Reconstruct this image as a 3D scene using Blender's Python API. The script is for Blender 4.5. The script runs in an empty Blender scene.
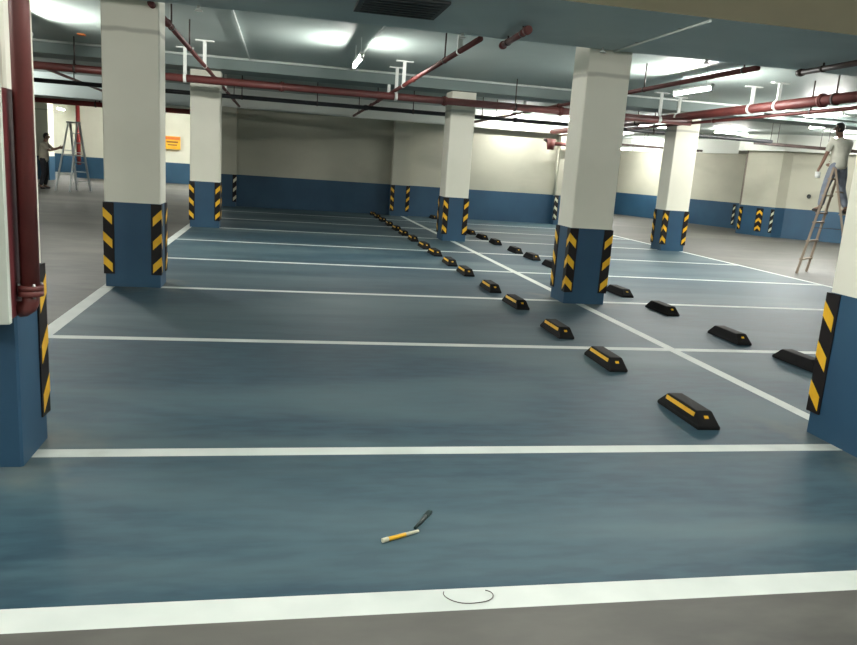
import bpy, bmesh, math, random
from mathutils import Vector, Matrix, Quaternion
random.seed(4)
scene = bpy.context.scene
COL = scene.collection

# ------------------------------------------------------------------ camera
F_PX, YAW, PITCH, ROLL, CAM_H = 745.98, .2045, .205, .0693, 1.6
fwd = Vector((math.sin(YAW)*math.cos(PITCH), math.cos(YAW)*math.cos(PITCH), -math.sin(PITCH)))
rt = Vector((math.cos(YAW), -math.sin(YAW), 0)); up = rt.cross(fwd)
r2 = rt*math.cos(ROLL)+up*math.sin(ROLL); u2 = -rt*math.sin(ROLL)+up*math.cos(ROLL)
cam = bpy.data.objects.new('camera', bpy.data.cameras.new('camera'))
COL.objects.link(cam)
m = Matrix((r2, u2, -fwd)).transposed().to_4x4(); m.translation = Vector((0, 0, CAM_H))
cam.matrix_world = m
cam.data.sensor_width = 36; cam.data.lens = 36*F_PX/857
cam.data.clip_start = .05; cam.data.clip_end = 200
scene.camera = cam

# ------------------------------------------------------------------ materials
def lin(c): return tuple(((v/255)/12.92 if v/255 <= .04045 else ((v/255+.055)/1.055)**2.4) for v in c)+(1,)
def new_mat(name, rough=.5, metal=0., spec=.5):
    mt = bpy.data.materials.new(name); mt.use_nodes = True
    b = mt.node_tree.nodes['Principled BSDF']
    b.inputs['Roughness'].default_value = rough; b.inputs['Metallic'].default_value = metal
    b.inputs['Specular IOR Level'].default_value = spec
    return mt, mt.node_tree, b
def noisy(name, c1, c2, scale=3., rough=.5, metal=0., stretch=(1, 1, 1), detail=6, bump=.0, spec=.5, lo=.35, hi=.65, c3=None, s3=.5, lo3=.5, hi3=.75, rvar=0.):
    mt, nt, b = new_mat(name, rough, metal, spec); N = nt.nodes; L = nt.links
    tc = N.new('ShaderNodeTexCoord'); mp = N.new('ShaderNodeMapping'); mp.inputs['Scale'].default_value = stretch
    L.new(tc.outputs['Object'], mp.inputs['Vector'])
    nz = N.new('ShaderNodeTexNoise'); nz.inputs['Scale'].default_value = scale; nz.inputs['Detail'].default_value = detail
    L.new(mp.outputs['Vector'], nz.inputs['Vector'])
    rp = N.new('ShaderNodeValToRGB'); e = rp.color_ramp.elements
    e[0].position, e[1].position = lo, hi; e[0].color, e[1].color = lin(c1), lin(c2)
    L.new(nz.outputs['Fac'], rp.inputs['Fac']); out = rp.outputs['Color']
    if c3:
        n3 = N.new('ShaderNodeTexNoise'); n3.inputs['Scale'].default_value = s3; n3.inputs['Detail'].default_value = 4; n3.inputs['Distortion'].default_value = .6
        L.new(mp.outputs['Vector'], n3.inputs['Vector'])
        mr = N.new('ShaderNodeMapRange'); mr.inputs['From Min'].default_value = lo3; mr.inputs['From Max'].default_value = hi3
        L.new(n3.outputs['Fac'], mr.inputs['Value'])
        mx = N.new('ShaderNodeMix'); mx.data_type = 'RGBA'
        L.new(mr.outputs['Result'], mx.inputs['Factor']); L.new(out, mx.inputs['A']); mx.inputs['B'].default_value = lin(c3)
        out = mx.outputs['Result']
    L.new(out, b.inputs['Base Color'])
    if rvar:
        mr2 = N.new('ShaderNodeMapRange'); mr2.inputs['To Min'].default_value = rough-rvar; mr2.inputs['To Max'].default_value = rough+rvar
        L.new(nz.outputs['Fac'], mr2.inputs['Value']); L.new(mr2.outputs['Result'], b.inputs['Roughness'])
    if bump:
        bp = N.new('ShaderNodeBump'); bp.inputs['Strength'].default_value = bump; bp.inputs['Distance'].default_value = .02
        L.new(nz.outputs['Fac'], bp.inputs['Height']); L.new(bp.outputs['Normal'], b.inputs['Normal'])
    return mt
def emit(name, c, s):
    mt = bpy.data.materials.new(name); mt.use_nodes = True; b = mt.node_tree.nodes['Principled BSDF']
    b.inputs['Base Color'].default_value = (.9, .9, .9, 1)
    b.inputs['Emission Color'].default_value = c; b.inputs['Emission Strength'].default_value = s
    return mt

M = {}
M['blue_floor'] = noisy('blue_floor_paint', (32, 60, 74), (47, 76, 88), 9, .6, 0, (.45, 1.7, 1), 14, c3=(84, 106, 110), s3=.55, lo3=.44, hi3=.74, rvar=.06, lo=.38, hi=.62)
M['grey_floor'] = noisy('bare_grey_floor', (70, 69, 66), (90, 89, 84), 4, .6, 0, (.6, 1.6, 1), 14, c3=(106, 104, 97), s3=.35, lo3=.5, hi3=.75, rvar=.05)
M['line'] = noisy('white_line_paint', (198, 206, 200), (214, 220, 214), 2.5, .6, c3=(172, 182, 180), s3=1.1, lo3=.6, hi3=.85)
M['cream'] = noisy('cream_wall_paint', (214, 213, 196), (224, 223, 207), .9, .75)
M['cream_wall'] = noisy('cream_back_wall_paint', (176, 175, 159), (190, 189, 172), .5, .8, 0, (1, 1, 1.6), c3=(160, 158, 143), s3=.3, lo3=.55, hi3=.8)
M['return_shade'] = noisy('grey_brown_return_shade', (104, 94, 86), (120, 110, 100), 2, .8)  # darker tone paints the shade on the far right wall return
M['blue_wall'] = noisy('blue_wall_paint', (34, 70, 96), (42, 80, 106), 1.2, .55)
M['ceiling'] = noisy('grey_ceiling_paint', (158, 172, 167), (168, 181, 176), .6, .55, c3=(148, 163, 159), s3=.25)
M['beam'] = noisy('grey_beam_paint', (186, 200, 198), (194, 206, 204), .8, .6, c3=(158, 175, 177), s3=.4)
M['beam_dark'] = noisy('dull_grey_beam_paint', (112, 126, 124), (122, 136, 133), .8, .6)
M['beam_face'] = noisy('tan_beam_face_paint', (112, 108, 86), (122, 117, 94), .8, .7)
M['upper_wall'] = noisy('pale_grey_upper_paint', (224, 228, 220), (232, 235, 227), .7, .7)
M['red_pipe'] = noisy('dark_red_pipe_paint', (86, 40, 37), (98, 46, 42), 4, .5)
M['red_box'] = noisy('red_cabinet_paint', (92, 36, 40), (102, 42, 45), 3, .5)
M['bright_red'] = noisy('red_enamel', (128, 40, 38), (140, 48, 44), 4, .45)
M['black_pipe'] = noisy('black_pipe_paint', (24, 26, 30), (36, 38, 42), 4, .5)
M['white_metal'] = noisy('white_enamel_metal', (222, 226, 220), (232, 235, 230), 4, .4)
M['pale_frame'] = noisy('pale_cabinet_frame_paint', (196, 202, 190), (208, 213, 202), 4, .45)
M['conduit'] = noisy('white_conduit_plastic', (196, 204, 200), (210, 217, 212), 5, .5)
M['galv'] = noisy('galvanised_steel', (150, 152, 150), (170, 172, 168), 6, .4, .7)
M['dark_metal'] = noisy('dark_hanger_metal', (58, 48, 46), (74, 62, 58), 6, .5, .3)
M['rubber'] = noisy('black_rubber', (11, 11, 12), (19, 18, 19), 9, .75, spec=.25)
M['rubber_guard'] = noisy('black_guard_rubber', (18, 14, 16), (25, 20, 21), 9, .6, spec=.3)
M['yellow'] = noisy('yellow_reflective_film', (226, 172, 30), (240, 188, 44), 7, .4)
M['silver'] = noisy('pale_reflective_film', (196, 196, 170), (214, 212, 186), 7, .4)
M['vent'] = noisy('dark_vent_metal', (46, 50, 50), (58, 62, 62), 5, .6)
M['sign'] = noisy('yellow_sign_sheet', (226, 166, 28), (236, 178, 36), 4, .5)
M['sign_ink'] = noisy('dark_sign_ink', (120, 74, 22), (134, 84, 28), 4, .5)
M['sign_red'] = noisy('orange_sign_ink', (206, 104, 36), (216, 116, 40), 4, .5)
M['wood'] = noisy('worn_ladder_wood', (134, 118, 102), (160, 144, 126), 5, .7, 0, (1, 1, .3))
M['alu'] = noisy('aluminium_ladder_metal', (184, 190, 192), (204, 208, 208), 4, .4, .15)
M['skin'] = noisy('tan_skin', (122, 92, 76), (134, 102, 86), 6, .55)
M['lip'] = noisy('brown_red_lips', (116, 70, 62), (126, 78, 68), 9, .5)
M['hair'] = noisy('black_hair', (20, 17, 17), (32, 28, 27), 30, .6)
M['shirt_pale'] = noisy('pale_grey_shirt_cloth', (186, 186, 172), (202, 201, 188), 6, .85)
M['shirt_grey'] = noisy('beige_shirt_cloth', (164, 158, 140), (180, 174, 156), 6, .85)
M['jeans'] = noisy('faded_blue_trouser_cloth', (112, 120, 134), (134, 142, 154), 8, .85)
M['dark_cloth'] = noisy('dark_trouser_cloth', (34, 36, 42), (46, 48, 54), 8, .85)
M['shoe'] = noisy('dark_shoe_leather', (36, 32, 30), (48, 42, 40), 8, .6)
M['eye'] = noisy('dark_eye', (20, 18, 18), (26, 22, 22), 8, .3)
M['green_dark'] = noisy('dark_green_plastic', (10, 34, 32), (16, 42, 40), 8, .4)
M['tube'] = emit('lit_fluorescent_tube', (1, .985, .93, 1), 260)
M['tube_bright'] = emit('lit_fluorescent_tube_bright', (1, .985, .93, 1), 560)

# pale dust washed up round the feet of the near columns
def dust(name, boxes, col=(112, 114, 104)):
    nt = M[name].node_tree; N = nt.nodes; L = nt.links; b = N['Principled BSDF']
    src = b.inputs['Base Color'].links[0].from_socket
    tc = N.new('ShaderNodeTexCoord'); sp = N.new('ShaderNodeSeparateXYZ'); L.new(tc.outputs['Object'], sp.inputs[0])
    def mth(op, a, c):
        n = N.new('ShaderNodeMath'); n.operation = op
        for i, v in enumerate((a, c)):
            if v is None: continue
            if isinstance(v, (int, float)): n.inputs[i].default_value = v
            else: L.new(v, n.inputs[i])
        return n.outputs[0]
    best = None
    for x0, x1, y0, y1 in boxes:
        dx = mth('SUBTRACT', mth('ABSOLUTE', mth('SUBTRACT', sp.outputs['X'], (x0+x1)/2), None), (x1-x0)/2)
        dy = mth('SUBTRACT', mth('ABSOLUTE', mth('SUBTRACT', sp.outputs['Y'], (y0+y1)/2), None), (y1-y0)/2)
        d = mth('MAXIMUM', dx, dy); best = d if best is None else mth('MINIMUM', best, d)
    nz = N.new('ShaderNodeTexNoise'); nz.inputs['Scale'].default_value = 4; nz.inputs['Detail'].default_value = 8; L.new(tc.outputs['Object'], nz.inputs['Vector'])
    dd = mth('ADD', best, mth('MULTIPLY', mth('SUBTRACT', nz.outputs['Fac'], .5), .9))
    mr = N.new('ShaderNodeMapRange'); mr.inputs['From Min'].default_value = .3; mr.inputs['From Max'].default_value = -.08; mr.inputs['To Max'].default_value = .5
    L.new(dd, mr.inputs['Value'])
    mx = N.new('ShaderNodeMix'); mx.data_type = 'RGBA'; L.new(mr.outputs['Result'], mx.inputs['Factor']); L.new(src, mx.inputs['A'])
    mx.inputs['B'].default_value = lin(col); L.new(mx.outputs['Result'], b.inputs['Base Color'])
for _n in ('blue_floor', 'line', 'grey_floor'):
    dust(_n, ((-1.955, -1.35, 9.08, 9.51), (3.613, 4.167, 8.956, 9.45), (3.588, 4.2, 3.69, 4.28), (-1.82, -1.223, 3.8, 4.215)))
# column cream with a faint formwork seam ring near the top
def column_cream():
    mt = noisy('cream_column_paint', (222, 221, 205), (231, 230, 215), .9, .7)
    nt = mt.node_tree; N = nt.nodes; L = nt.links; b = N['Principled BSDF']
    src = b.inputs['Base Color'].links[0].from_socket
    tc = N.new('ShaderNodeTexCoord'); sp = N.new('ShaderNodeSeparateXYZ'); L.new(tc.outputs['Object'], sp.inputs[0])
    nz = N.new('ShaderNodeTexNoise'); nz.inputs['Scale'].default_value = 3; L.new(tc.outputs['Object'], nz.inputs['Vector'])
    ad = N.new('ShaderNodeMath'); ad.operation = 'MULTIPLY_ADD'; L.new(nz.outputs['Fac'], ad.inputs[0]); ad.inputs[1].default_value = .05; L.new(sp.outputs['Z'], ad.inputs[2])
    df = N.new('ShaderNodeMath'); df.operation = 'SUBTRACT'; L.new(ad.outputs[0], df.inputs[0]); df.inputs[1].default_value = 2.86
    ab = N.new('ShaderNodeMath'); ab.operation = 'ABSOLUTE'; L.new(df.outputs[0], ab.inputs[0])
    mr = N.new('ShaderNodeMapRange'); mr.inputs['From Min'].default_value = .035; mr.inputs['From Max'].default_value = .012
    mr.inputs['To Max'].default_value = .55; L.new(ab.outputs[0], mr.inputs['Value'])
    mx = N.new('ShaderNodeMix'); mx.data_type = 'RGBA'; L.new(mr.outputs['Result'], mx.inputs['Factor'])
    L.new(src, mx.inputs['A']); mx.inputs['B'].default_value = lin((150, 150, 138)); L.new(mx.outputs['Result'], b.inputs['Base Color'])
    return mt
M['cream_col'] = column_cream()

# ------------------------------------------------------------------ mesh builder
class MB:
    def __init__(s): s.v = []; s.f = []; s.mi = []; s.mats = []; s.sm = []
    def mat(s, m):
        if m not in s.mats: s.mats.append(m)
        return s.mats.index(m)
    def add(s, vs, fs, m, smooth=False):
        o = len(s.v); s.v += [tuple(v) for v in vs]; k = s.mat(m)
        for f in fs: s.f.append([o+i for i in f]); s.mi.append(k); s.sm.append(smooth)
    def box(s, a, b, m):
        x0, y0, z0 = a; x1, y1, z1 = b
        vs = [(x0,y0,z0),(x1,y0,z0),(x1,y1,z0),(x0,y1,z0),(x0,y0,z1),(x1,y0,z1),(x1,y1,z1),(x0,y1,z1)]
        s.add(vs, [(3,2,1,0),(4,5,6,7),(0,1,5,4),(1,2,6,5),(2,3,7,6),(3,0,4,7)], m)
    def bar(s, p, q, w, h, m, ref=(0, 0, 1)):
        p, q = Vector(p), Vector(q); d = (q-p).normalized(); r = Vector(ref)
        if abs(d.dot(r)) > .95: r = Vector((1, 0, 0))
        x = d.cross(r).normalized(); y = x.cross(d)
        vs = []
        for c in (p, q):
            for i, j in ((-1,-1),(1,-1),(1,1),(-1,1)): vs.append(c+x*i*w/2+y*j*h/2)
        s.add(vs, [(0,1,2,3),(7,6,5,4),(0,4,5,1),(1,5,6,2),(2,6,7,3),(3,7,4,0)], m)
    def tube(s, pts, r, m, n=12, caps=True, r_end=None):
        pts = [Vector(p) for p in pts]; rings = []; prev = None
        rr = r if isinstance(r, (list, tuple)) else [r]*len(pts)
        for i, p in enumerate(pts):
            if i == 0: d = pts[1]-p
            elif i == len(pts)-1: d = p-pts[i-1]
            else: d = (pts[i+1]-p).normalized()+(p-pts[i-1]).normalized()
            d.normalize()
            if prev is None:
                a = Vector((0,0,1)) if abs(d.z) < .9 else Vector((1,0,0)); x = d.cross(a).normalized()
            else: x = (prev-d*prev.dot(d)).normalized()
            prev = x; y = d.cross(x)
            rings.append([p+(x*math.cos(2*math.pi*k/n)+y*math.sin(2*math.pi*k/n))*rr[i] for k in range(n)])
        vs = [v for R in rings for v in R]; fs = []
        for i in range(len(pts)-1):
            for k in range(n): fs.append((i*n+k, i*n+(k+1)%n, (i+1)*n+(k+1)%n, (i+1)*n+k))
        s.add(vs, fs, m, True)
        if caps: s.add(rings[0], [tuple(range(n))[::-1]], m); s.add(rings[-1], [tuple(range(n))], m)
    def ball(s, c, r, m, n=12, k=8):
        c = Vector(c); r = Vector(r) if not isinstance(r, (int, float)) else Vector((r, r, r))
        vs = []; fs = []
        for i in range(k+1):
            t = math.pi*i/k
            for j in range(n):
                a = 2*math.pi*j/n; vs.append((c.x+r.x*math.sin(t)*math.cos(a), c.y+r.y*math.sin(t)*math.sin(a), c.z+r.z*math.cos(t)))
        for i in range(k):
            for j in range(n): fs.append((i*n+j, (i+1)*n+j, (i+1)*n+(j+1)%n, i*n+(j+1)%n))
        s.add(vs, fs, m, True)
    def build(s, name, parent=None, bevel=0, loc=None, rotz=0):
        me = bpy.data.meshes.new(name); me.from_pydata(s.v, [], s.f)
        for mm in s.mats: me.materials.append(M[mm])
        me.polygons.foreach_set('material_index', s.mi); me.polygons.foreach_set('use_smooth', s.sm)
        me.validate(); me.update()
        bm = bmesh.new(); bm.from_mesh(me)
        bmesh.ops.remove_doubles(bm, verts=bm.verts, dist=1e-5)
        bmesh.ops.recalc_face_normals(bm, faces=bm.faces); bm.to_mesh(me); bm.free()
        o = bpy.data.objects.new(name, me); COL.objects.link(o)
        if parent: o.parent = parent
        if loc: o.location = loc
        o.rotation_euler = (0, 0, rotz)
        if bevel:
            b = o.modifiers.new('bevel', 'BEVEL'); b.width = bevel; b.segments = 2; b.limit_method = 'ANGLE'
        return o
def thing(name, label, cat, loc=(0, 0, 0), rotz=0, group=None):
    o = bpy.data.objects.new(name, None); COL.objects.link(o); o.empty_display_size = .2
    o.location = loc; o.rotation_euler = (0, 0, rotz); return tag(o, label, cat, group)
def tag(o, label, cat, group=None):
    o['label'] = label; o['category'] = cat
    if group: o['group'] = group
    return o
def struct(o): o['kind'] = 'structure'; return o
def copy_tree(o, parent=None):
    c = o.copy(); COL.objects.link(c); c.parent = parent
    for ch in list(o.children): copy_tree(ch, c)
    return c

BAND = .972
SLAB = 3.5
Y0, Y1, B = 2.478, 3.978, 2.58
XL, XC, XR = -1.922, 3.833, 9.64
YW = 24.2

# ------------------------------------------------------------------ floor: one mesh, painted regions cut into it
def floor():
    mb = MB()
    lines_y = [(Y0, .072)]+[(Y1+k*B, .055) for k in range(8)]
    lines_x = [(XL, .068, Y0), (XC, .055, Y0), (XR, .05, Y0)]
    xs = sorted(set([-17., -12, -7, 14., 19., 25.]+[c+s*h for c, h, _ in lines_x for s in (-1, 1)]))
    ys = sorted(set([-7., -2., 28., 34., 41., 48., YW+.1]+[c+s*h for c, h in lines_y for s in (-1, 1)]))
    for i in range(len(xs)-1):
        for j in range(len(ys)-1):
            cx, cy = (xs[i]+xs[i+1])/2, (ys[j]+ys[j+1])/2
            inx = XL-.068 < cx < XR+.05; iny = Y0-.072 < cy < YW+.1
            m_ = 'grey_floor'
            if inx and iny:
                m_ = 'blue_floor'
                if any(abs(cy-c) < h for c, h in lines_y) or any(abs(cx-c) < h for c, h, _ in lines_x): m_ = 'line'
            mb.add([(xs[i],ys[j],0),(xs[i+1],ys[j],0),(xs[i+1],ys[j+1],0),(xs[i],ys[j+1],0)], [(0,1,2,3)], m_)
    o = mb.build('floor'); struct(o)
floor()

# ------------------------------------------------------------------ ceiling slab, deep beams
mb = MB(); mb.box((-17, -7, SLAB), (25, 48, SLAB+.2), 'ceiling'); struct(mb.build('ceiling'))
def beam(name, a, b, m_='beam', near=None):
    mb = MB(); mb.box(a, b, m_)
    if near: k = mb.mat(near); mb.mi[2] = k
    return struct(mb.build(name))
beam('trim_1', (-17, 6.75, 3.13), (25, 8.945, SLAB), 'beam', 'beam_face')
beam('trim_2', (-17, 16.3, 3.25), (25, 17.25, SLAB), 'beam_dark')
def ubeam(name, pts, z0=2.95, off=.32, th=.35, m_='upper_wall'):
    """deep beam over a wall line; its face stands a little forward of the wall"""
    return wall(name, pts, z0, SLAB, m_, None, th, off)
def offset_line(pts, d):
    out = []; P = [Vector(p+(0,)) if len(p) == 2 else Vector(p) for p in pts]
    for i, p in enumerate(P):
        ns = []
        if i > 0: t = (p-P[i-1]).normalized(); ns.append(Vector((t.y, -t.x, 0)))
        if i < len(P)-1: t = (P[i+1]-p).normalized(); ns.append(Vector((t.y, -t.x, 0)))
        n = sum(ns, Vector()).normalized(); k = d/max(.4, n.dot(ns[0])); out.append(p+n*k)
    return out
def wall(name, pts, z0, z1, m_up, m_low, th=.2, off=0., band=None, shade_mat=None):
    """wall along a polyline; the room lies on the right-hand side of the direction of travel"""
    A = offset_line(pts, off); Bk = offset_line(pts, off-th); mb = MB()
    bh = band or BAND
    cuts = [(z0, bh, m_low), (bh, z1, m_up)] if m_low else [(z0, z1, m_up)]
    for i in range(len(A)-1):
        for a, b, mm in cuts:
            q = [A[i], A[i+1], Bk[i+1], Bk[i]]
            vs = [(p.x, p.y, a) for p in q]+[(p.x, p.y, b) for p in q]
            fs = [(0,1,5,4),(2,3,7,6)]
            if a == z0: fs.append((3,2,1,0))
            if b == z1: fs.append((4,5,6,7))
            if i == 0: fs.append((3,0,4,7))
            if i == len(A)-2: fs.append((1,2,6,5))
            mb.add(vs, fs, shade_mat if (shade_mat and a > z0 and i == len(A)-2) else mm)
    return struct(mb.build(name))
# travel direction +X => right side is -Y (towards the camera)
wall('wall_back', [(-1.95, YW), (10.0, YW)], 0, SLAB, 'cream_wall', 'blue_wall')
mb = MB(); mb.box((-1.95, YW-.3, 2.95), (10.0, YW, SLAB), 'upper_wall'); struct(mb.build('trim_3'))
mb = MB(); mb.box((-17, YW-.3, 2.86), (-1.96, YW+.3, SLAB), 'beam'); struct(mb.build('trim_4'))
wall('wall_back_left', [(-9.4, 43.5), (-9.4, 38.2), (-2.0, 38.2), (-1.95, YW+.2)], 0, SLAB, 'cream', 'blue_wall')
wall('wall_far_left', [(-16.5, 44.0), (-9.2, 44.0)], 0, SLAB, 'cream', 'blue_wall')
wall('wall_left', [(-16.6, -6.6), (-16.6, 44.2)], 0, SLAB, 'cream', 'blue_wall')
wall('wall_front', [(24.8, -6.6), (-16.8, -6.6)], 0, SLAB, 'cream', 'blue_wall')
RW = [(15.0, 36.2), (15.8, 33.84), (18.02, 27.32), (16.41, 24.86)]
wall('wall_right_far', [(10.2, YW+.2), (10.2, 37.0), (14.8, 37.0)]+RW, 0, SLAB, 'cream_wall', 'blue_wall', band=1.03, shade_mat='return_shade')  # last stretch is the return, its shade painted in above the band
R2 = [(16.43, 24.80), (16.68, 24.0), (16.90, 23.50), (17.28, 23.48), (18.86, 22.3), (24.6, 14.0), (24.6, -6.4)]
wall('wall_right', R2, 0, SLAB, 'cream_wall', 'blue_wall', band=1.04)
wall('trim_5', RW[1:3]+[(16.41, 24.86)], 2.95, SLAB-.002, 'upper_wall', None, .3, .3)
wall('trim_6', [(16.43, 24.80), (17.0, 23.45), (18.8, 22.3), (24.5, 13.9)], 2.95, SLAB-.002, 'upper_wall', None, .3, .33)

# ------------------------------------------------------------------ corner guards
GZ0, GZ1 = .15, .968
def guard_mesh(parent, cx, cy, d1, d2, stripe='yellow', legs=(1, 1), name='corner_guard', leg=.102):
    """L guard at a corner: d1, d2 unit vectors from the corner along the two faces; normals are -d2 and -d1"""
    mb = MB(); c = Vector((cx, cy, 0)); d1 = Vector(d1+(0,)).normalized(); d2 = Vector(d2+(0,)).normalized(); t = .014
    # corner block keeps both legs joined
    for on, a, b in ((legs[0], d1, d2), (legs[1], d2, d1)):
        if not on: continue
        # plate lies on the face running along a, standing out along -b
        q = [c-b*t-(a*t if (legs[0] and legs[1]) else a*0), c+a*leg-b*(t*.6), c+a*leg+b*.001, c+b*.001-(a*t if (legs[0] and legs[1]) else a*0)]
        vs = [(p.x, p.y, GZ0) for p in q]+[(p.x, p.y, GZ1) for p in q]
        mb.add(vs, [(3,2,1,0),(4,5,6,7),(0,1,5,4),(1,2,6,5),(2,3,7,6),(3,0,4,7)], 'rubber_guard')
        for z in (.17, .442, .715):
            sl, hh = .095, .1
            s0, s1 = (-t if legs[0] and legs[1] else .004), leg*.8
            def P(s, zz, e):
                # outward distance follows the plate's slight taper
                tt = t*(1-.4*max(0, s)/leg)+e
                p = c+a*s-b*tt; return (p.x, p.y, zz)
            e = .0015
            vs = [P(s0, z+sl, e), P(s1, z, e), P(s1, z+hh, e), P(s0, z+sl+hh, e), P(s0, z+sl, -.001), P(s1, z, -.001), P(s1, z+hh, -.001), P(s0, z+sl+hh, -.001)]
            mb.add(vs, [(0,1,2,3),(7,6,5,4),(0,4,5,1),(1,5,6,2),(2,6,7,3),(3,7,4,0)], stripe)
    return mb.build(name, parent)

# ------------------------------------------------------------------ columns
def column(x0, x1, y0, y1, label, z1=SLAB, guards=('nl', 'nr', 'fl', 'fr'), stripe='yellow', name='concrete_column'):
    cx, cy = (x0+x1)/2, (y0+y1)/2
    t = thing(name, label, 'column', (cx, cy, 0), group='painted concrete columns')
    hx, hy = (x1-x0)/2, (y1-y0)/2
    mb = MB(); ch = .012
    def ring(z): return [(-hx+ch,-hy,z),(hx-ch,-hy,z),(hx,-hy+ch,z),(hx,hy-ch,z),(hx-ch,hy,z),(-hx+ch,hy,z),(-hx,hy-ch,z),(-hx,-hy+ch,z)]
    for a, b, mm in ((0, BAND, 'blue_wall'), (BAND, z1, 'cream_col')):
        vs = ring(a)+ring(b); fs = [(k, (k+1) % 8, 8+(k+1) % 8, 8+k) for k in range(8)]
        if a == 0: fs.append(tuple(range(8))[::-1])
        else: fs.append(tuple(range(8, 16)))
        mb.add(vs, fs, mm)
    mb.build('shaft', t)
    if 'nl' in guards: guard_mesh(t, -hx, -hy, (1, 0), (0, 1), stripe)
    if 'nr' in guards: guard_mesh(t, hx, -hy, (-1, 0), (0, 1), stripe)
    if 'fl' in guards: guard_mesh(t, -hx, hy, (1, 0), (0, -1), stripe)
    if 'fr' in guards: guard_mesh(t, hx, hy, (-1, 0), (0, -1), stripe)
    return t
colA = column(-1.955, -1.35, 9.08, 9.51, 'cream and blue column with striped guards, second from the camera on the left white line')
colB = column(3.613, 4.167, 8.956, 9.45, 'cream and blue column with chevron guards in the middle of the car park, on the centre line')
colC = column(3.59, 4.132, 16.47, 17.07, 'far slim cream and blue column on the centre line before the back wall', z1=3.249)
colD = column(9.10, 9.70, 16.72, 17.25, 'cream and blue column at the right edge of the bays beside the grey lane', z1=3.249)
colE = column(3.588, 4.2, 3.69, 4.28, 'near column cut off by the right edge of the picture, striped guard on its corner')
colF = column(-1.82, -1.223, 3.80, 4.215, 'near column at the left edge of the picture carrying the red cabinet', guards=('fr', 'fl', 'nl'))
colG = column(-1.897, -1.286, 16.79, 17.2, 'far cream and blue column at the left end of the back wall', z1=3.249)
colH = column(-10.45, -9.42, 34.0, 34.8, 'far cream and blue column without guards behind the worker in the left lane', guards=())

# wall pilasters with guards
def pilaster(x0, x1, y0, y1, label, guards, stripe='silver'):
    t = thing('wall_pilaster', label, 'pilaster', ((x0+x1)/2, (y0+y1)/2, 0), group='pilasters on the back wall')
    hx, hy = (x1-x0)/2, (y1-y0)/2; mb = MB()
    mb.box((-hx, -hy, 0), (hx, hy, BAND), 'blue_wall'); mb.box((-hx, -hy, BAND), (hx, hy, 2.95), 'cream_wall'); mb.build('shaft', t)
    if 'l' in guards: guard_mesh(t, -hx, -hy, (1, 0), (0, 1), stripe)
    if 'r' in guards: guard_mesh(t, hx, -hy, (-1, 0), (0, 1), stripe)
pilaster(-1.9, -1.35, 23.95, YW-.002, 'shallow pilaster at the left end of the dark back wall beside the far column', 'r')
pilaster(3.45, 4.02, 23.85, YW-.002, 'pilaster with two striped guards where the centre line meets the back wall', 'lr', 'yellow')
pilaster(8.98, 9.62, 23.9, YW-.002, 'pilaster beside the middle column at the right end of the back wall', 'lr')
# guards fixed on the far right wall
def wall_guard(x, y, d, label, stripe='yellow', legs=(1, 1), d2=None):
    t = thing('corner_guard', label, 'corner guard', (x, y, 0), group='guards on the far right wall')
    guard_mesh(t, 0, 0, d, d2, stripe, legs, 'rubber_strip', .13)
# faces of the far right wall
def unit(a, b): v = Vector((b[0]-a[0], b[1]-a[1])); v.normalize(); return (v.x, v.y)
wall_guard(RW[2][0]-.06, RW[2][1]+.12, unit(RW[2], RW[1]), 'black and white guard at the end of the far right wall, leftmost of the four', 'silver', (1, 0), (.95, .32))
wall_guard(R2[0][0]-.02, R2[0][1], unit(R2[0], R2[1]), 'black and yellow guard beside the shade-coloured wall return on the far right', 'yellow', (1, 0), (.93, .36))
wall_guard(R2[1][0]-.01, R2[1][1]-.01, unit(R2[1], R2[0]), 'black and yellow guard on the bend of the far right wall', 'yellow', (1, 1), unit(R2[1], R2[2]))
wall_guard(R2[2][0]-.01, R2[2][1]-.01, unit(R2[2], R2[1]), 'black and white guard rightmost of the four on the far right wall', 'silver', (1, 0), (.8, .6))

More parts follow.
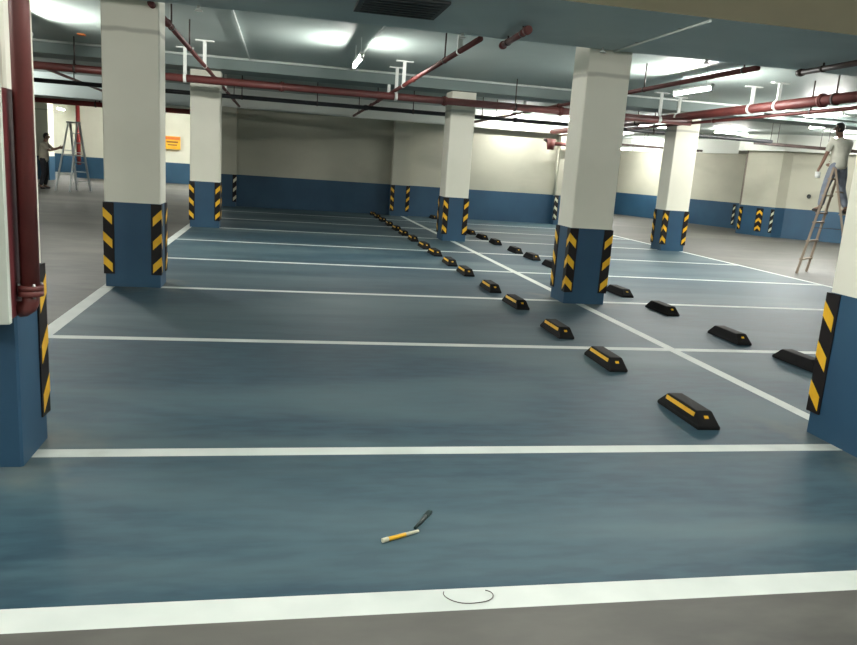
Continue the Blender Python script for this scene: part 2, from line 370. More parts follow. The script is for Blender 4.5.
# ------------------------------------------------------------------ wheel stops
def make_stop():
    t = thing('wheel_stop', '', 'wheel stop')
    mb = MB(); Lh, w0, w1, h = .295, .082, .057, .106
    # base flange + trapezoid body, sloped ends
    def rg(z, w, l): return [(-w,-l,z),(w,-l,z),(w,l,z),(-w,l,z)]
    rs = [rg(0, w0, Lh), rg(.022, w0, Lh), rg(.03, w0-.006, Lh-.006), rg(h-.008, w1+.003, Lh-.085), rg(h, w1-.004, Lh-.095)]
    vs = [p for r in rs for p in r]; fs = [(3,2,1,0), (16,17,18,19)]
    for i in range(4):
        for k in range(4): fs.append((i*4+k, i*4+(k+1) % 4, (i+1)*4+(k+1) % 4, (i+1)*4+k))
    mb.add(vs, fs, 'rubber'); mb.build('body', t, .004)
    # reflective strip on the sloping side the wheels meet (local -X)
    a, b = Vector((-(w0-.006), 0, .03)), Vector((-(w1+.003), 0, h-.008)); d = (b-a); n = Vector((-d.z, 0, d.x)).normalized()
    n = -n if n.x > 0 else n
    mb = MB(); p0, p1 = a+d*.5, a+d*.92
    q = [p0+n*.0, p1+n*.0, p1+n*.004, p0+n*.004]
    vs = [(p.x, y, p.z) for y in (-.2, .2) for p in q]
    mb.add(vs, [(0,1,2,3),(7,6,5,4),(0,4,5,1),(1,5,6,2),(2,6,7,3),(3,7,4,0)], 'yellow')
    mb.build('reflective_strip', t)
    for s in (-1, 1):   # small marker on each sloped end
        a = Vector((0, s*(Lh-.006), .03)); b = Vector((0, s*(Lh-.085), h-.008)); d = b-a; n = Vector((0, s*d.z, abs(d.y))).normalized()
        mb = MB(); c0, c1 = a+d*.5, a+d*.72
        vs = [(x, c.y+n.y*e, c.z+n.z*e) for e in (0, .004) for c, x in ((c0, -.015), (c0, .015), (c1, .015), (c1, -.015))]
        mb.add(vs, [(0,1,2,3),(7,6,5,4),(0,4,5,1),(1,5,6,2),(2,6,7,3),(3,7,4,0)], 'yellow'); mb.build('end_marker', t)
    for y in (-.13, .09):
        mb = MB(); mb.tube([(w0-.035, y, .035), (w0-.035, y, .075)], .014, 'rubber', 8); mb.build('bolt', t)
    return t
ordn = ['nearest', 'second', 'third', 'fourth', 'fifth', 'sixth', 'seventh', 'eighth', 'ninth', 'tenth', 'eleventh', 'twelfth', 'thirteenth', 'fourteenth', 'fifteenth', 'sixteenth']
yl = [4.69, 6.1, 7.3, 8.8, 9.95, 11.4, 12.5, 13.8, 14.95, 16.3, 17.55, 18.75, 20.1, 21.4, 22.6, 23.7]
yr = [6.15, 7.2, 8.7, 9.97, 12.75, 13.85, 14.9, 16.45, 17.55, 18.75, 23.65]
proto = make_stop(); first = True
for i, y in enumerate(yl):
    o = proto if first else copy_tree(proto); first = False
    o.location = (2.875+random.uniform(-.012, .012), y-.10, 0); o.rotation_euler = (0, 0, random.uniform(-.03, .03))
    o['label'] = ('black rubber wheel stop with yellow strip, %s from the camera in the left row' % ordn[i]); o['group'] = 'wheel stops in the left row'
for i, y in enumerate(yr):
    o = copy_tree(proto); o.location = ((4.87 if i == 0 else 4.80)+random.uniform(-.012, .012), y-.10, 0); o.rotation_euler = (0, 0, math.pi+random.uniform(-.03, .03))
    o['label'] = ('black wheel stop showing its dark side, %s from the camera in the right row' % ordn[i]); o['group'] = 'wheel stops in the right row'

# ------------------------------------------------------------------ pipes
def frac(p, q, t): return tuple(a+(b-a)*t for a, b in zip(p, q))
def pipe(name, label, p, q, r, m_, rods=(), tees=(), couplings=(), cat='pipe', group=None, ends=True, top=SLAB, rodmat='dark_metal', tee_h=None):
    """straight pipe p->q; rods / tees / couplings are fractions along it"""
    t = thing(name, label, cat, p, group=group); P = Vector(p); D = Vector(q)-P
    mb = MB(); mb.tube([(0, 0, 0), D], r, m_, 14); mb.build('pipe_run', t)
    d = D.normalized()
    for f in couplings:
        c = D*f; mb = MB(); mb.tube([c-d*.05, c+d*.05], r*1.22, m_, 14); mb.tube([c-d*.012, c+d*.012], r*1.4, m_, 14); mb.build('coupling', t)
    for f in rods:
        c = D*f; mb = MB(); mb.tube([c-d*.02, c+d*.02], r*1.2, rodmat, 12); mb.tube([c+Vector((0, 0, r)), (c.x, c.y, top-P.z-.001)], .012, rodmat, 8)
        mb.build('hanger_rod', t)
    for f in tees:
        c = D*f; zt = top-P.z-.001; mb = MB()
        mb.box((c.x-.03, c.y-.02, c.z+r*.6), (c.x+.03, c.y+.02, zt), 'white_metal'); mb.box((c.x-.16, c.y-.05, zt-.02), (c.x+.16, c.y+.05, zt), 'white_metal')
        mb.tube([c-d*.03, c+d*.03], r*1.15, 'white_metal', 12)
        mb.build('hanger_bracket', t)
    return t
g = 'branch sprinkler pipes'
pipe('sprinkler_pipe', 'thin dark red ceiling pipe running from the top left past the near left column', (-1.42, 8.95, 3.115), (-1.28, 23.8, 2.99), .035, 'red_pipe', (.1, .22, .85), (.36, .66), (.08, .5), group=g)
pipe('sprinkler_pipe', 'thin red ceiling pipe that ends at the grey beam above the picture centre', (2.24, 8.95, 3.105), (2.14, 23.8, 2.985), .035, 'red_pipe', (.13, .62, .9), (.07, .37, .5), (.3, .7), group=g)
pipe('sprinkler_pipe', 'thin red ceiling pipe just right of the middle column under the bright lamp', (5.88, 8.95, 3.11), (5.55, 23.8, 2.99), .035, 'red_pipe', (.02, .2, .75), (.6,), (.45,), group=g)
pipe('sprinkler_pipe', 'thin dark red pipe high over the left lane behind the near left column', (-4.8, 8.95, 3.1), (-4.75, 23.8, 2.99), .03, 'red_pipe', (.3, .7), (), (.5,), group=g)
pipe('main_pipe', 'thick dark red main pipe crossing the ceiling from left to right before the far columns', (-16.3, 15.45, 2.935), (8.72, 15.45, 2.935), .072, 'red_pipe',
     (.44, .50, .84), (.578, .74, .97), (.46, .56, .65, .78, .88))
pipe('main_pipe', 'thick red main pipe at upper right running away along the right line', (8.72, 8.95, 3.13), (8.60, 23.8, 2.99), .085, 'red_pipe', (.14, .6), (.29, .238, .47), (.16, .7))
pipe('fire_pipe', 'thin pinkish pipe running just under the thick red main at upper right', (8.98, 8.95, 3.0), (8.86, 23.8, 2.9), .032, 'red_pipe', (.2, .5), (), (.4,))
pipe('drain_pipe', 'black pipe crossing the ceiling behind the thick red main pipe', (-16.3, 18.95, 2.918), (13.2, 18.95, 2.918), .05, 'black_pipe', (.36, .45, .52, .58, .66, .72, .8, .88), (), (.5, .62, .75))
pipe('pipe_stub', 'short dark red pipe stub under the grey beam above the picture centre', (2.52, 9.0, 3.06), (2.47, 7.85, 3.06), .034, 'red_pipe', (.25, .8), (), (.96, .05), top=3.13, group='pipe stubs under the near beam')
pipe('pipe_stub', 'dark pipe stub under the grey beam at the upper right edge', (6.3, 8.72, 3.06), (6.24, 6.9, 3.06), .034, 'dark_metal', (.25, .8), (), (.02,), top=3.13, group='pipe stubs under the near beam')
pipe('fire_pipe', 'red pipe high across the far left lane in front of the bright wall', (-16.3, 29.5, 2.98), (-2.4, 29.5, 2.98), .09, 'bright_red', (.5, .7), (), (.55,))
pipe('fire_pipe', 'pale pipe above the red pipe across the far left lane', (-16.3, 30.2, 3.12), (-2.4, 30.2, 3.12), .06, 'conduit', (.5, .7))
t = pipe('standpipe', 'vertical red standpipe on the far left wall near the aluminium ladder', (-9.22, 37.9, 3.44), (-9.22, 37.9, .6), .09, 'bright_red')

# conduits on slab
def conduit(label, p, q, r=.014, clips=(), cat='conduit', name='conduit'):
    t = thing(name, label, cat, p); D = Vector(q)-Vector(p); mb = MB(); mb.tube([(0,0,0), D], r, 'conduit', 8); mb.build('conduit_run', t)
    d = D.normalized(); s = Vector((-d.y, d.x, 0))
    for f in clips:
        c = D*f; mb = MB(); mb.bar(c-s*.035+Vector((0, 0, .008)), c+s*.035+Vector((0, 0, .008)), .03, .006, 'galv'); mb.build('clip', t)
conduit('white conduit running lengthwise on the ceiling left of the small lamp', (-.7, 9.2, SLAB-.026), (-.68, 16.25, SLAB-.026), .016, (.3, .7))
conduit('white conduit running lengthwise on the ceiling past the small centre lamp', (1.36, 9.2, SLAB-.026), (1.36, 16.25, SLAB-.026), .014, (.3, .7))
conduit('long thin white conduit crossing the ceiling where slab meets the far beam', (-16.3, 16.25, SLAB-.03), (20, 16.25, SLAB-.03), .022, (.4, .5, .6))
conduit('thin conduit along the underside of the grey beam at upper right', (3.9, 8.9, 3.116), (3.9, 6.8, 3.116), .013, (.3, .75))
# thin grey pipe runs above the right lane
conduit('thin pale pipe crossing the ceiling above the right lane', (8.95, 13.2, 3.02), (12.5, 13.2, 3.02), .02, ())

# dark vent box on the near beam
t = thing('ceiling_vent', 'dark grey rectangular vent on the beam at the top centre', 'vent', (1.1, 7.72, 3.13)); mb = MB()
mb.box((-.42, -.42, -.03), (.42, .42, -.001), 'vent'); mb.build('backing', t, .004)
for k in range(7):
    mb = MB(); y = -.34+k*.113; mb.bar((-.37, y, -.036), (.37, y, -.036), .05, .008, 'vent'); mb.build('slat', t)
# small sprinkler heads at beam edge
def sprinkler(x, y, z, label, mm='white_metal'):
    t = thing('ceiling_sprinkler', label, 'sprinkler', (x, y, z), group='small ceiling fittings'); mb = MB()
    mb.tube([(0,0,-.001),(0,0,-.035)], .018, mm, 10); mb.build('stem', t)
    mb = MB(); mb.tube([(0,0,-.035),(0,0,-.055)], [.03, .045], mm, 12); mb.build('deflector', t)
sprinkler(2.0, 8.86, 3.13, 'tiny white ceiling fitting at the beam edge left of the red pipe end')
sprinkler(3.72, 8.82, 3.13, 'tiny white ceiling fitting at the beam edge on top of the middle column')
sprinkler(-.92, 8.9, 3.13, 'tiny white ceiling fitting at the beam edge right of the left column')
sprinkler(5.1, 8.85, 3.13, 'tiny white ceiling fitting at the beam edge over the bright right lamp')
mb = MB(); mb.box((-.06, -.07, -.03), (.06, .07, -.001), 'sign_red'); tag(mb.build('junction_box', loc=(-3.55, 15.0, SLAB), bevel=.006), 'small orange box on the ceiling over the left lane', 'junction box')

# cable tray above the right lane
def cable_tray(label, p, q, w=.3):
    t = thing('cable_tray', label, 'cable tray', p); D = Vector(q)-Vector(p); L = D.length; d = D.normalized(); s = Vector((-d.y, d.x, 0))
    for k in (-1, 1):
        mb = MB(); mb.bar(s*k*w/2, D+s*k*w/2, .012, .07, 'dark_metal'); mb.build('side_rail', t)
    n = int(L/.45)
    for i in range(n+1):
        mb = MB(); c = D*(i/n); mb.bar(c-s*w/2, c+s*w/2, .03, .012, 'dark_metal'); mb.build('rung', t)
    for f in (.12, .5, .88):
        for k in (-1, 1):
            mb = MB(); c = D*f+s*k*w/2; mb.tube([c, (c.x, c.y, SLAB-p[2]-.001)], .008, 'dark_metal', 6); mb.build('hanger_rod', t)
cable_tray('dark cable tray hanging over the right lane left of the worker on the ladder', (13.0, 19.3, 2.88), (17.4, 19.5, 2.88))
cable_tray('dark cable tray hanging behind the right column', (10.6, 25.6, 2.85), (15.0, 25.6, 2.85), .25)

# ------------------------------------------------------------------ lamps
def make_lamp(mat, L=1.25):
    t = thing('tube_lamp', '', 'lamp')
    mb = MB(); mb.box((-.035, -L/2, 0), (.035, L/2, .045), 'white_metal'); mb.build('housing', t, .004)
    mb = MB(); mb.tube([(0, -L/2+.03, -.035), (0, L/2-.03, -.035)], .019, mat, 10); mb.build('light_tube', t)
    for s in (-1, 1):
        mb = MB(); mb.box((-.022, s*(L/2-.015)-.015, -.058), (.022, s*(L/2-.015)+.015, 0), 'white_metal'); mb.build('lamp_holder', t)
    return t
lp = make_lamp('tube'); lpb = make_lamp('tube_bright'); used = set()
def lamp(x, y, z, label, bright=False, rot=0., src_hang=True, group='ceiling tube lamps'):
    src = lpb if bright else lp; o = src if src.name not in used else copy_tree(src); used.add(src.name)
    o.location = (x, y, z); o.rotation_euler = (0, 0, rot); o['label'] = label; o['group'] = group
    for s in (-1, 1):
        mb = MB(); mb.tube([(0, s*.42, .045), (0, s*.42, SLAB-z-.001)], .008, 'conduit', 6); mb.build('hanger_rod', o)
LZ = 3.21
lamp(1.17, 12.7, LZ, 'small lit tube lamp hanging above the picture centre between two bright ceiling patches')
lamp(-3.95, 12.9, LZ, 'lit tube lamp at upper left half hidden by the near left column', True)
lamp(6.9, 12.3, LZ, 'bright lit tube lamp on the ceiling right of the middle column', True)
lamp(13.4, 15.0, 3.34, 'lit tube lamp beyond the worker on the ladder, half behind the right column', True)
lamp(11.75, 15.2, 3.34, 'bright lit tube lamp at the right above the worker on the ladder', True)
lamp(7.3, 23.2, 3.41, 'lit tube lamp along the back wall left of the middle column', False, math.pi/2)
lamp(9.4, 23.2, 3.41, 'lit tube lamp along the back wall hidden behind the middle column', False, math.pi/2)
lamp(11.9, 23.2, 3.41, 'lit tube lamp behind the column at the right lane', False, math.pi/2)
lamp(14.6, 23.2, 3.41, 'lit tube lamp before the far right wall right of the far column', False, math.pi/2)
lamp(13.9, 17.8, 3.36, 'lit tube lamp over the right lane left of the worker on the ladder', True)
lamp(16.8, 20.4, 3.36, 'lit tube lamp near the far right wall behind the worker on the ladder')
lamp(14.6, 31.0, 2.98, 'small lit lamp deep at the far end right of the middle column', True)
lamp(-6.6, 34.5, LZ, 'lit tube lamp at the far left lane left of the yellow sign', True)
lamp(-3.6, 35.2, LZ, 'lit tube lamp by the yellow sign on the far left wall', True)
lamp(-8.6, 22.5, 3.3, 'added unseen tube lamp over the left lane behind the near left column and cabinet', True)  # added out of view to brighten the far left ladder
lamp(-10.9, 41.5, LZ, 'lit tube lamp deep in the left corner behind the aluminium ladder', True)
# unseen lamps added over and behind the camera to brighten the foreground
lamp(1.3, 3.6, LZ, 'added unseen tube lamp over the nearest parking bay')
lamp(7.3, 3.4, LZ, 'added unseen tube lamp right of the near right column')
lamp(-5.2, 3.6, LZ, 'added unseen tube lamp over the left lane beside the near column', True)
lamp(-1.9, -.6, LZ, 'added unseen tube lamp behind and left of the viewpoint', True)
lamp(4.6, -.4, LZ, 'added unseen tube lamp behind and right of the viewpoint')
lamp(1.3, -3.2, LZ, 'added unseen tube lamp behind the viewpoint')

# ------------------------------------------------------------------ red cabinet and riser on near left column
t = thing('fire_hose_cabinet', 'red fire hose cabinet with pale front frame on the near left column', 'cabinet', (-1.49, 3.795, .80)); 
mb = MB(); mb.box((-.29, -.235, 0), (.318, 0, 1.01), 'red_box'); mb.build('body', t, .006)
mb = MB(); f0, f1 = -.252, -.236
mb.box((-.30, f0-.02, -.01), (-.24, f1, 1.02), 'pale_frame'); mb.box((.27, f0-.02, -.01), (.328, f1, 1.02), 'pale_frame')
mb.box((-.24, f0-.02, -.01), (.27, f1, .05), 'pale_frame'); mb.box((-.24, f0-.02, .96), (.27, f1, 1.02), 'pale_frame'); mb.build('front_frame', t, .004)
dr = MB(); dr.box((-.238, -.249, .052), (.268, -.237, .958), 'red_box'); dr = dr.build('door', t)
mb = MB(); mb.bar((.22, -.262, .42), (.22, -.262, .56), .02, .02, 'galv'); mb.build('handle', dr)
t = thing('riser_pipe', 'thick vertical dark red riser pipe beside the red cabinet on the near left column', 'pipe', (-1.119, 3.68, .90)); mb = MB()
mb.tube([(0, 0, .0), (0, 0, SLAB-.90-.001)], .041, 'red_pipe', 18); mb.build('pipe_run', t)
mb = MB(); mb.tube([(0, 0, -.005), (0, 0, .02)], .056, 'red_pipe', 18); mb.tube([(0, 0, .022), (0, 0, .045)], .056, 'red_pipe', 18); mb.build('flange', t)
for a in range(4):
    mb = MB(); x, y = .049*math.cos(a*1.57+.6), .049*math.sin(a*1.57+.6); mb.tube([(x, y, -.012), (x, y, .055)], .007, 'galv', 6); mb.build('bolt', t)
mb = MB(); mb.tube([(0, 0, .0), (0, 0, -.03), (-.010, 0, -.055), (-.028, 0, -.068), (-.05, .0, -.07)], .038, 'red_pipe', 14); mb.build('elbow', t)

# fire alarm / valve on back wall
t = thing('hose_valve', 'dark red valve on a short pipe high on the back wall beside the middle column', 'valve', (8.55, 23.7, 2.62)); mb = MB()
mb.tube([(0, 0, 0), (.9, 0, 0)], .06, 'red_pipe', 12); mb.build('pipe_run', t)
mb = MB(); mb.tube([(0, 0, .14), (0, 0, -.2)], [.16, .11], 'red_pipe', 14); mb.build('body', t)
mb = MB(); mb.tube([(-.12, 0, .05), (-.24, 0, .12)], .05, 'dark_metal', 10); mb.build('outlet', t)
mb = MB(); mb.tube([(.3, .05, 0), (.3, .05, -1.66)], .035, 'cream_wall', 8); mb.build('drop_pipe', t)

# yellow sign on the far left wall (illegible lines of dark print)
t = thing('wall_sign', 'small yellow sign on the far left wall between two columns', 'sign', (-5.08, 37.99, 1.9)); mb = MB()
mb.box((-.38, -.012, -.3), (.36, 0, .3), 'sign'); mb.build('sign_board', t, .004)
mb = MB(); mb.box((-.35, -.016, .14), (.33, -.0125, .27), 'sign_red'); mb.box((-.27, -.016, .0), (.25, -.0125, .07), 'sign_ink'); mb.box((-.22, -.016, -.13), (.2, -.0125, -.07), 'sign_ink'); mb.build('print', t)

# socket on right wall
mb = MB(); mb.tube([(0, 0, 0), (-.04, -.02, 0)], .07, 'vent', 12); mb.build  # small round fitting
a, b = Vector((17.28, 23.48, 0)), Vector((18.86, 22.3, 0)); pz = a+(b-a)*.35
o = mb.build('wall_fitting', loc=(pz.x-.002, pz.y-.001, 1.5)); tag(o, 'small dark round fitting on the cream far right wall left of the worker', 'wall fitting')

# ------------------------------------------------------------------ ladders
def wood_ladder():
    t = thing('step_ladder', 'worn wooden step ladder in the right lane with a worker on it', 'ladder')
    ff = [Vector((10.30, 13.32, 0)), Vector((10.82, 13.70, 0))]; tp = [Vector((10.76, 13.36, 2.08)), Vector((11.10, 13.60, 2.08))]
    rf = [Vector((11.25, 13.02, 0)), Vector((11.70, 13.36, 0))]
    dn = Vector((.7, .72, 0)).normalized()
    for a, b in zip(ff, tp):
        mb = MB(); mb.bar(a, b+(b-a).normalized()*.06, .045, .065, 'wood', dn); mb.build('front_rail', t, .004)
    for a, b in zip(rf, tp):
        mb = MB(); b2 = b+Vector((.05, -.02, 0)); mb.bar(a, b2+(b2-a).normalized()*.04, .04, .06, 'wood', dn); mb.build('rear_rail', t, .004)
    for k, f in enumerate((.14, .32, .50, .59, .76, .92)):
        mb = MB(); e = .03; p, q = ff[0].lerp(tp[0], f), ff[1].lerp(tp[1], f); d = (q-p).normalized(); mb.bar(p-d*e, q+d*e, .075, .028, 'wood', (0, 0, 1)); mb.build('step', t, .003)
    for f in (.18, .4, .59, .8):
        mb = MB(); p, q = rf[0].lerp(tp[0], f)+Vector((.03, 0, 0)), rf[1].lerp(tp[1], f)+Vector((.03, 0, 0)); d = (q-p).normalized(); mb.bar(p-d*.03, q+d*.03, .06, .026, 'wood', (0, 0, 1)); mb.build('rear_step', t, .003)
    mb = MB(); mb.bar(ff[0].lerp(tp[0], .45), rf[0].lerp(tp[0], .45), .012, .012, 'dark_metal'); mb.build('stay_cord', t)
wood_ladder()
def alu_ladder():
    t = thing('aluminium_ladder', 'pale aluminium step ladder with platform held by the far left worker', 'ladder', (-6.78, 27.3, 0), 1.15)
    H = 2.22
    for s in (-1, 1):
        mb = MB(); mb.bar((.42, s*.27, 0), (.06, s*.17, H), .03, .07, 'alu', (0, 1, 0)); mb.build('front_rail', t)
        mb = MB(); mb.bar((-.62, s*.27, 0), (-.04, s*.17, H), .03, .05, 'alu', (0, 1, 0)); mb.build('rear_rail', t)
    for k in range(6):
        f = (k+1)/7; mb = MB(); w = .27-.1*f; x = .42-.36*f; mb.bar((x, -w, H*f), (x, w, H*f), .09, .03, 'alu'); mb.build('step', t)
    for f in (.25, .6):
        mb = MB(); w = .27-.1*f; x = -.62+.58*f; mb.bar((x, -w, H*f), (x, w, H*f), .03, .03, 'alu'); mb.build('brace', t)
    mb = MB(); mb.box((-.36, -.2, 1.16), (.22, .2, 1.2), 'alu'); mb.build('platform', t)
    mb = MB(); mb.box((-.1, -.2, H), (.12, .2, H+.05), 'alu'); mb.build('top_cap', t)
alu_ladder()

# ------------------------------------------------------------------ people
def skin_mesh(name, chains, mat, parent, root=0, sub=1, flat=None):
    """chains: list of [(point, radius), ...]; equal points are merged into one skeleton"""
    vs = []; es = []; rad = []
    def idx(p, r):
        p = Vector(p)
        for i, v in enumerate(vs):
            if (v-p).length < 1e-4: return i
        vs.append(p); rad.append(r if isinstance(r, tuple) else (r, r)); return len(vs)-1
    for ch in chains:
        pr = None
        for p, r in ch:
            i = idx(p, r)
            if pr is not None and pr != i: es.append((pr, i))
            pr = i
    me = bpy.data.meshes.new(name+'_skeleton'); me.from_pydata(vs, es, []); me.update()
    o = bpy.data.objects.new(name+'_skeleton', me); COL.objects.link(o)
    sk = o.modifiers.new('skin', 'SKIN'); sk.use_smooth_shade = True
    ss = o.modifiers.new('sub', 'SUBSURF'); ss.levels = sub; ss.render_levels = sub
    if not me.skin_vertices: 
        bm = bmesh.new(); bm.from_mesh(me); bm.verts.layers.skin.verify(); bm.to_mesh(me); bm.free()
    for i, sv in enumerate(me.skin_vertices[0].data):
        sv.radius = rad[i]; sv.use_root = (i == root)
    dg = bpy.context.evaluated_depsgraph_get(); dg.update()
    m2 = bpy.data.meshes.new_from_object(o.evaluated_get(dg)); m2.name = name
    bpy.data.objects.remove(o); 
    m2.materials.clear(); m2.materials.append(M[mat])
    for p in m2.polygons: p.use_smooth = True; p.material_index = 0
    r = bpy.data.objects.new(name, m2); COL.objects.link(r); r.parent = parent
    return r
def hand_chains(w, d, palm_n, s=1., curl=.5, side=1):
    """five fingers from wrist w along unit d; palm_n = direction the palm faces"""
    w = Vector(w); d = Vector(d).normalized(); n = Vector(palm_n); n = (n-d*n.dot(d)).normalized(); a = d.cross(n)*side
    ch = []; pc = w+d*.05*s
    for k, (off, ln) in enumerate(((-.027, .068), (-.009, .078), (.009, .073), (.026, .058))):
        kn = w+d*.092*s+a*off*s
        c1, c2 = curl*.7, curl*1.5
        p1 = kn+(d*math.cos(c1*.6)+n*math.sin(c1*.6))*ln*.42*s
        p2 = p1+(d*math.cos(c1+.2)+n*math.sin(c1+.2))*ln*.32*s
        p3 = p2+(d*math.cos(c2)+n*math.sin(c2))*ln*.28*s
        ch.append([(pc, .02*s), (kn, .0105*s), (p1, .0095*s), (p2, .0088*s), (p3, .0078*s)])
    tb = w+d*.03*s-a*.032*s+n*.006*s; t1 = tb+(d*.75-a*.55+n*.25).normalized()*.036*s; t2 = t1+(d*.9-a*.1+n*.35).normalized()*.03*s
    ch.append([(w, .024*s), (tb, .013*s), (t1, .011*s), (t2, .009*s)])
    return [[(w, (.026*s, .02*s)), (pc, .02*s)]], ch
def person(name, label, J, k, shirt, trousers, face_dir):
    """J: joints in world space; k: size factor. body = one continuous skin mesh; hair and clothes are children"""
    t = thing(name, label, 'person')
    g = {a: Vector(b) for a, b in J.items()}; f = Vector(face_dir).normalized()
    ch = []
    mid = g['pelvis'].lerp(g['chest'], .5)
    ch.append([(g['pelvis'], .105*k), (mid, .085*k), (g['chest'], .095*k), (g['neck'], .055*k), (g['head']-Vector((0, 0, .075*k)), (.068*k, .072*k)), (g['head'], (.078*k, .092*k)), (g['head']+Vector((0, 0, .075*k)), (.062*k, .075*k))])
    for s in 'LR':
        sh, el, wr = g['sh'+s], g['el'+s], g['wr'+s]
        ch.append([(g['chest'], .095*k), (sh, .048*k), (sh.lerp(el, .5), .046*k), (el, .038*k), (el.lerp(wr, .4), .036*k), (wr, .025*k)])
        hp, kn, an, toe = g['hip'+s], g['kn'+s], g['an'+s], g['toe'+s]
        ch.append([(g['pelvis'], .105*k), (hp, .08*k), (hp.lerp(kn, .5), .074*k), (kn, .053*k), (kn.lerp(an, .35), .052*k), (an, .036*k), (toe, .032*k)])
        d = (wr-el).normalized(); pn = Vector(J.get('palm'+s, (0, 1, 0)))
        b0, fs = hand_chains(wr, d, pn, k, .75, 1 if s == 'L' else -1)
        ch += b0+fs
    body = skin_mesh('body', ch, 'skin', t)
    H = g['head']; sd = f.cross(Vector((0, 0, 1))).normalized()
    # nose and ears are joined to the body mesh
    bm = bmesh.new(); bm.from_mesh(body.data)
    def blob(c, r):
        mm = Matrix.Translation(c) @ Matrix.Diagonal((*r, 1)); bmesh.ops.create_icosphere(bm, subdivisions=2, radius=1, matrix=mm)
    blob(H+f*.095*k-Vector((0, 0, .012*k)), (.016*k, .016*k, .022*k))
    for s in (-1, 1): blob(H+sd*s*.08*k-Vector((0, 0, .005*k)), (.014*k, .016*k, .028*k))
    bm.to_mesh(body.data); bm.free()
    for s in (-1, 1):
        mb = MB(); mb.ball(H+f*.083*k+sd*s*.03*k+Vector((0, 0, .018*k)), .011*k, 'eye', 8, 6); mb.build('eye', t)
    mb = MB(); mb.bar(H+f*.09*k-sd*.022*k-Vector((0, 0, .047*k)), H+f*.09*k+sd*.022*k-Vector((0, 0, .047*k)), .012*k, .008*k, 'lip'); mb.build('mouth', t)
    # hair cap: upper/back shell
    bm = bmesh.new(); bmesh.ops.create_icosphere(bm, subdivisions=4, radius=1)
    for v in bm.verts: v.co = Vector((v.co.x*.091*k, v.co.y*.091*k, v.co.z*.108*k))
    dl = [v for v in bm.verts if (v.co.dot(f) > .03*k and v.co.z < .045*k) or v.co.z < -.085*k]
    bmesh.ops.delete(bm, geom=dl, context='VERTS')
    me = bpy.data.meshes.new('hair'); bm.to_mesh(me); bm.free(); me.materials.append(M['hair'])
    o = bpy.data.objects.new('hair', me); COL.objects.link(o); o.parent = t; o.location = H+Vector((0, 0, .02*k))
    for p in me.polygons: p.use_smooth = True
    so = o.modifiers.new('thick', 'SOLIDIFY'); so.thickness = .012*k
    # shirt: torso with short sleeves, hem below the waist
    c = 1.18; dn = (g['pelvis']-g['chest']).normalized()
    sch = [[(g['pelvis']+dn*.14*k, .172*k), (g['pelvis'].lerp(mid, .25), .165*k), (mid, .145*k), (g['chest'], .158*k), (g['chest'].lerp(g['neck'], .8), .082*k), (g['chest'].lerp(g['neck'], 1.02), .06*k)]]
    for s in 'LR':
        sh, el = g['sh'+s], g['el'+s]; sch.append([(g['chest'], .158*k), (sh, .075*k), (sh.lerp(el, .45), .066*k), (sh.lerp(el, .85), .062*k)])
    skin_mesh('shirt', sch, shirt, t, root=3)
    tch = [[(g['pelvis']+Vector((0, 0, .07*k)), .125*k), (g['pelvis'], .13*k)]]
    for s in 'LR':
        hp, kn, an = g['hip'+s], g['kn'+s], g['an'+s]
        tch.append([(g['pelvis'], .13*k), (hp, .096*k), (hp.lerp(kn, .5), .092*k), (kn, .074*k), (kn.lerp(an, .5), .07*k), (kn.lerp(an, .93), .062*k)])
    skin_mesh('trousers', tch, trousers, t, root=1)
    for s in 'LR':
        an, toe = g['an'+s], g['toe'+s]; d = (toe-an); d.z = 0; d.normalize()
        skin_mesh('shoe', [[(Vector((an.x, an.y, toe.z))-d*.035*k, .045*k), (Vector((an.x, an.y, toe.z))+d*.06*k, (.046*k, .042*k)), (Vector((an.x, an.y, toe.z))+d*.165*k, (.042*k, .03*k))], [(Vector((an.x, an.y, toe.z))-d*.035*k, .045*k), (an+Vector((0, 0, .02*k)), .042*k)]], 'shoe', t)
    return t
# painter astride the wooden ladder, back to the camera, looking left
k = 1.05
bx, by, fz = 10.98, 13.50, 1.23+.05
fl, fr = Vector((10.72, 13.50, fz)), Vector((11.23, 13.38, fz))
hipz = fz+.88
person('person', 'worker in pale shirt and faded blue trousers astride the wooden ladder, back turned', dict(
    pelvis=(bx-.02, by-.02, hipz+.06), chest=(bx-.02, by, hipz+.40), neck=(bx-.05, by+.02, hipz+.585), head=(bx-.09, by+.03, hipz+.735),
    shL=(bx-.22, by+.02, hipz+.50), elL=(bx-.28, by+.05, hipz+.22), wrL=(bx-.31, by+.13, hipz-.02),
    shR=(bx+.19, by+.02, hipz+.49), elR=(bx+.24, by+.12, hipz+.22), wrR=(bx+.14, by+.30, hipz+.10),
    hipL=(bx-.11, by-.01, hipz), knL=(bx-.17, by+.06, hipz-.42), anL=fl+Vector((0, 0, .05)), toeL=fl+Vector((-.03, .16, 0)),
    hipR=(bx+.09, by-.02, hipz), knR=(bx+.20, by+.05, hipz-.42), anR=fr+Vector((0, 0, .05)), toeR=fr+Vector((.03, .16, 0)),
    palmL=(1, 0, 0), palmR=(-1, 0, 0)), k, 'shirt_pale', 'jeans', (-.75, .65, .05))
mb = MB(); mb.tube([(0, 0, 0), (0, 0, -.11)], [.055, .045], 'white_metal', 14); mb.tube([(0, 0, 0), (0, 0, .012)], .058, 'white_metal', 14)
tag(mb.build('paint_cup', loc=(bx-.315, by+.155, hipz-.13)), 'small white pot held low in the ladder worker\'s left hand', 'pot')
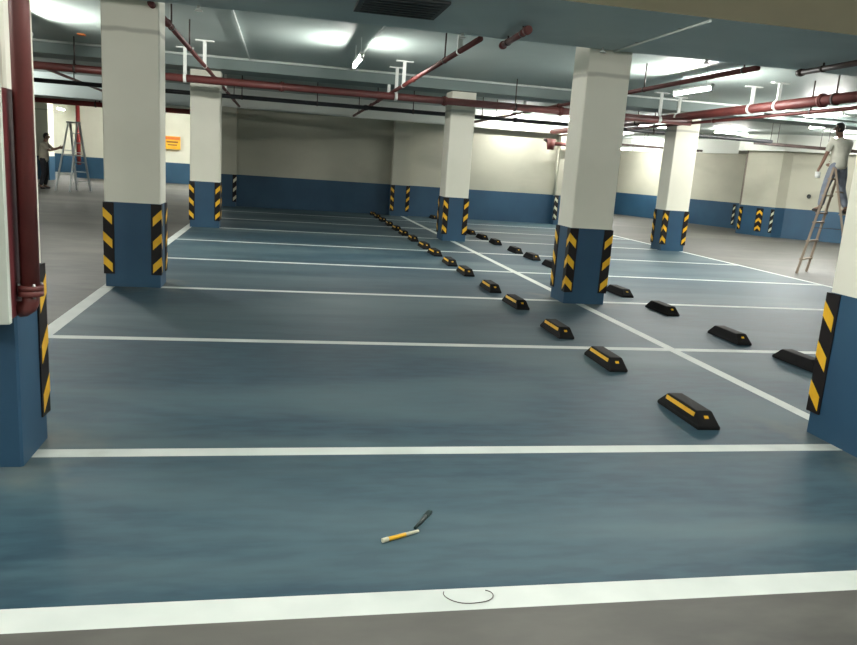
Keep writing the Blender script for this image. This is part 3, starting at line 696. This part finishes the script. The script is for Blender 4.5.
# helper by the aluminium ladder, seen from the side, reaching right
k = 1.07; bx, by = -7.80, 27.55
person('person', 'dark haired worker in beige shirt and dark trousers standing in the left lane reaching right', dict(
    pelvis=(bx, by, 1.02), chest=(bx+.03, by, 1.38), neck=(bx+.06, by, 1.57), head=(bx+.10, by, 1.72),
    shL=(bx+.03, by+.21, 1.48), elL=(bx+.27, by+.17, 1.33), wrL=(bx+.50, by+.06, 1.40),
    shR=(bx+.03, by-.21, 1.48), elR=(bx+.25, by-.20, 1.28), wrR=(bx+.48, by-.12, 1.36),
    hipL=(bx, by+.1, .95), knL=(bx+.06, by+.11, .52), anL=(bx-.03, by+.12, .09), toeL=(bx+.12, by+.12, .045),
    hipR=(bx, by-.1, .95), knR=(bx+.02, by-.12, .52), anR=(bx-.10, by-.13, .09), toeR=(bx+.05, by-.13, .045),
    palmL=(0, -1, 0), palmR=(0, 1, 0)), k, 'shirt_grey', 'dark_cloth', (1, 0, .08))

# ------------------------------------------------------------------ small things on the floor
t = thing('paint_marker', 'yellow and white marker pen lying on the blue floor of the nearest bay', 'pen', (.470, 2.925, .011), math.radians(24))
mb = MB(); mb.tube([(.03, 0, 0), (.12, 0, 0)], .009, 'yellow', 12); mb.build('barrel', t)
mb = MB(); mb.tube([(0, 0, 0), (.03, 0, 0)], .010, 'silver', 12); mb.build('cap', t)
mb = MB(); mb.tube([(.12, 0, 0), (.15, 0, 0), (.19, 0, 0)], [.0085, .0075, .006], 'silver', 12); mb.build('tip', t)
t = thing('paint_brush', 'short dark green tool lying beyond the yellow pen on the floor', 'tool', (.632, 3.03, .01), math.radians(58))
mb = MB(); mb.tube([(0, 0, 0), (.05, 0, 0), (.13, 0, .0)], [.007, .008, .011], 'green_dark', 10); mb.build('handle', t)
mb = MB(); mb.bar((.13, 0, 0), (.19, 0, 0), .024, .014, 'green_dark'); mb.build('head', t, .003)
mb = MB(); pts = []
for i in range(26):
    a = i/25; an = 2.7+a*4.4; pts.append((.735+.085*math.cos(an)+.03*a, 2.505+.055*math.sin(an)-.02*a, .003+.002*math.sin(a*9)**2))
mb.tube(pts, .0018, 'dark_metal', 6)
tag(mb.build('wire_scrap'), 'thin curled dark wire scrap lying across the front white line', 'wire')

# ------------------------------------------------------------------ world + colour
w = bpy.data.worlds.new('world'); scene.world = w; w.use_nodes = True
w.node_tree.nodes['Background'].inputs[0].default_value = (.02, .022, .025, 1); w.node_tree.nodes['Background'].inputs[1].default_value = 1
vs = scene.view_settings; vs.view_transform = 'Standard'; vs.look = 'None'; vs.gamma = 1; vs.use_curve_mapping = False; vs.exposure = 0.8
scene.cycles.use_denoising = True
scene.cycles.max_bounces = 10; scene.cycles.diffuse_bounces = 6
scene.cycles.sample_clamp_indirect = 6
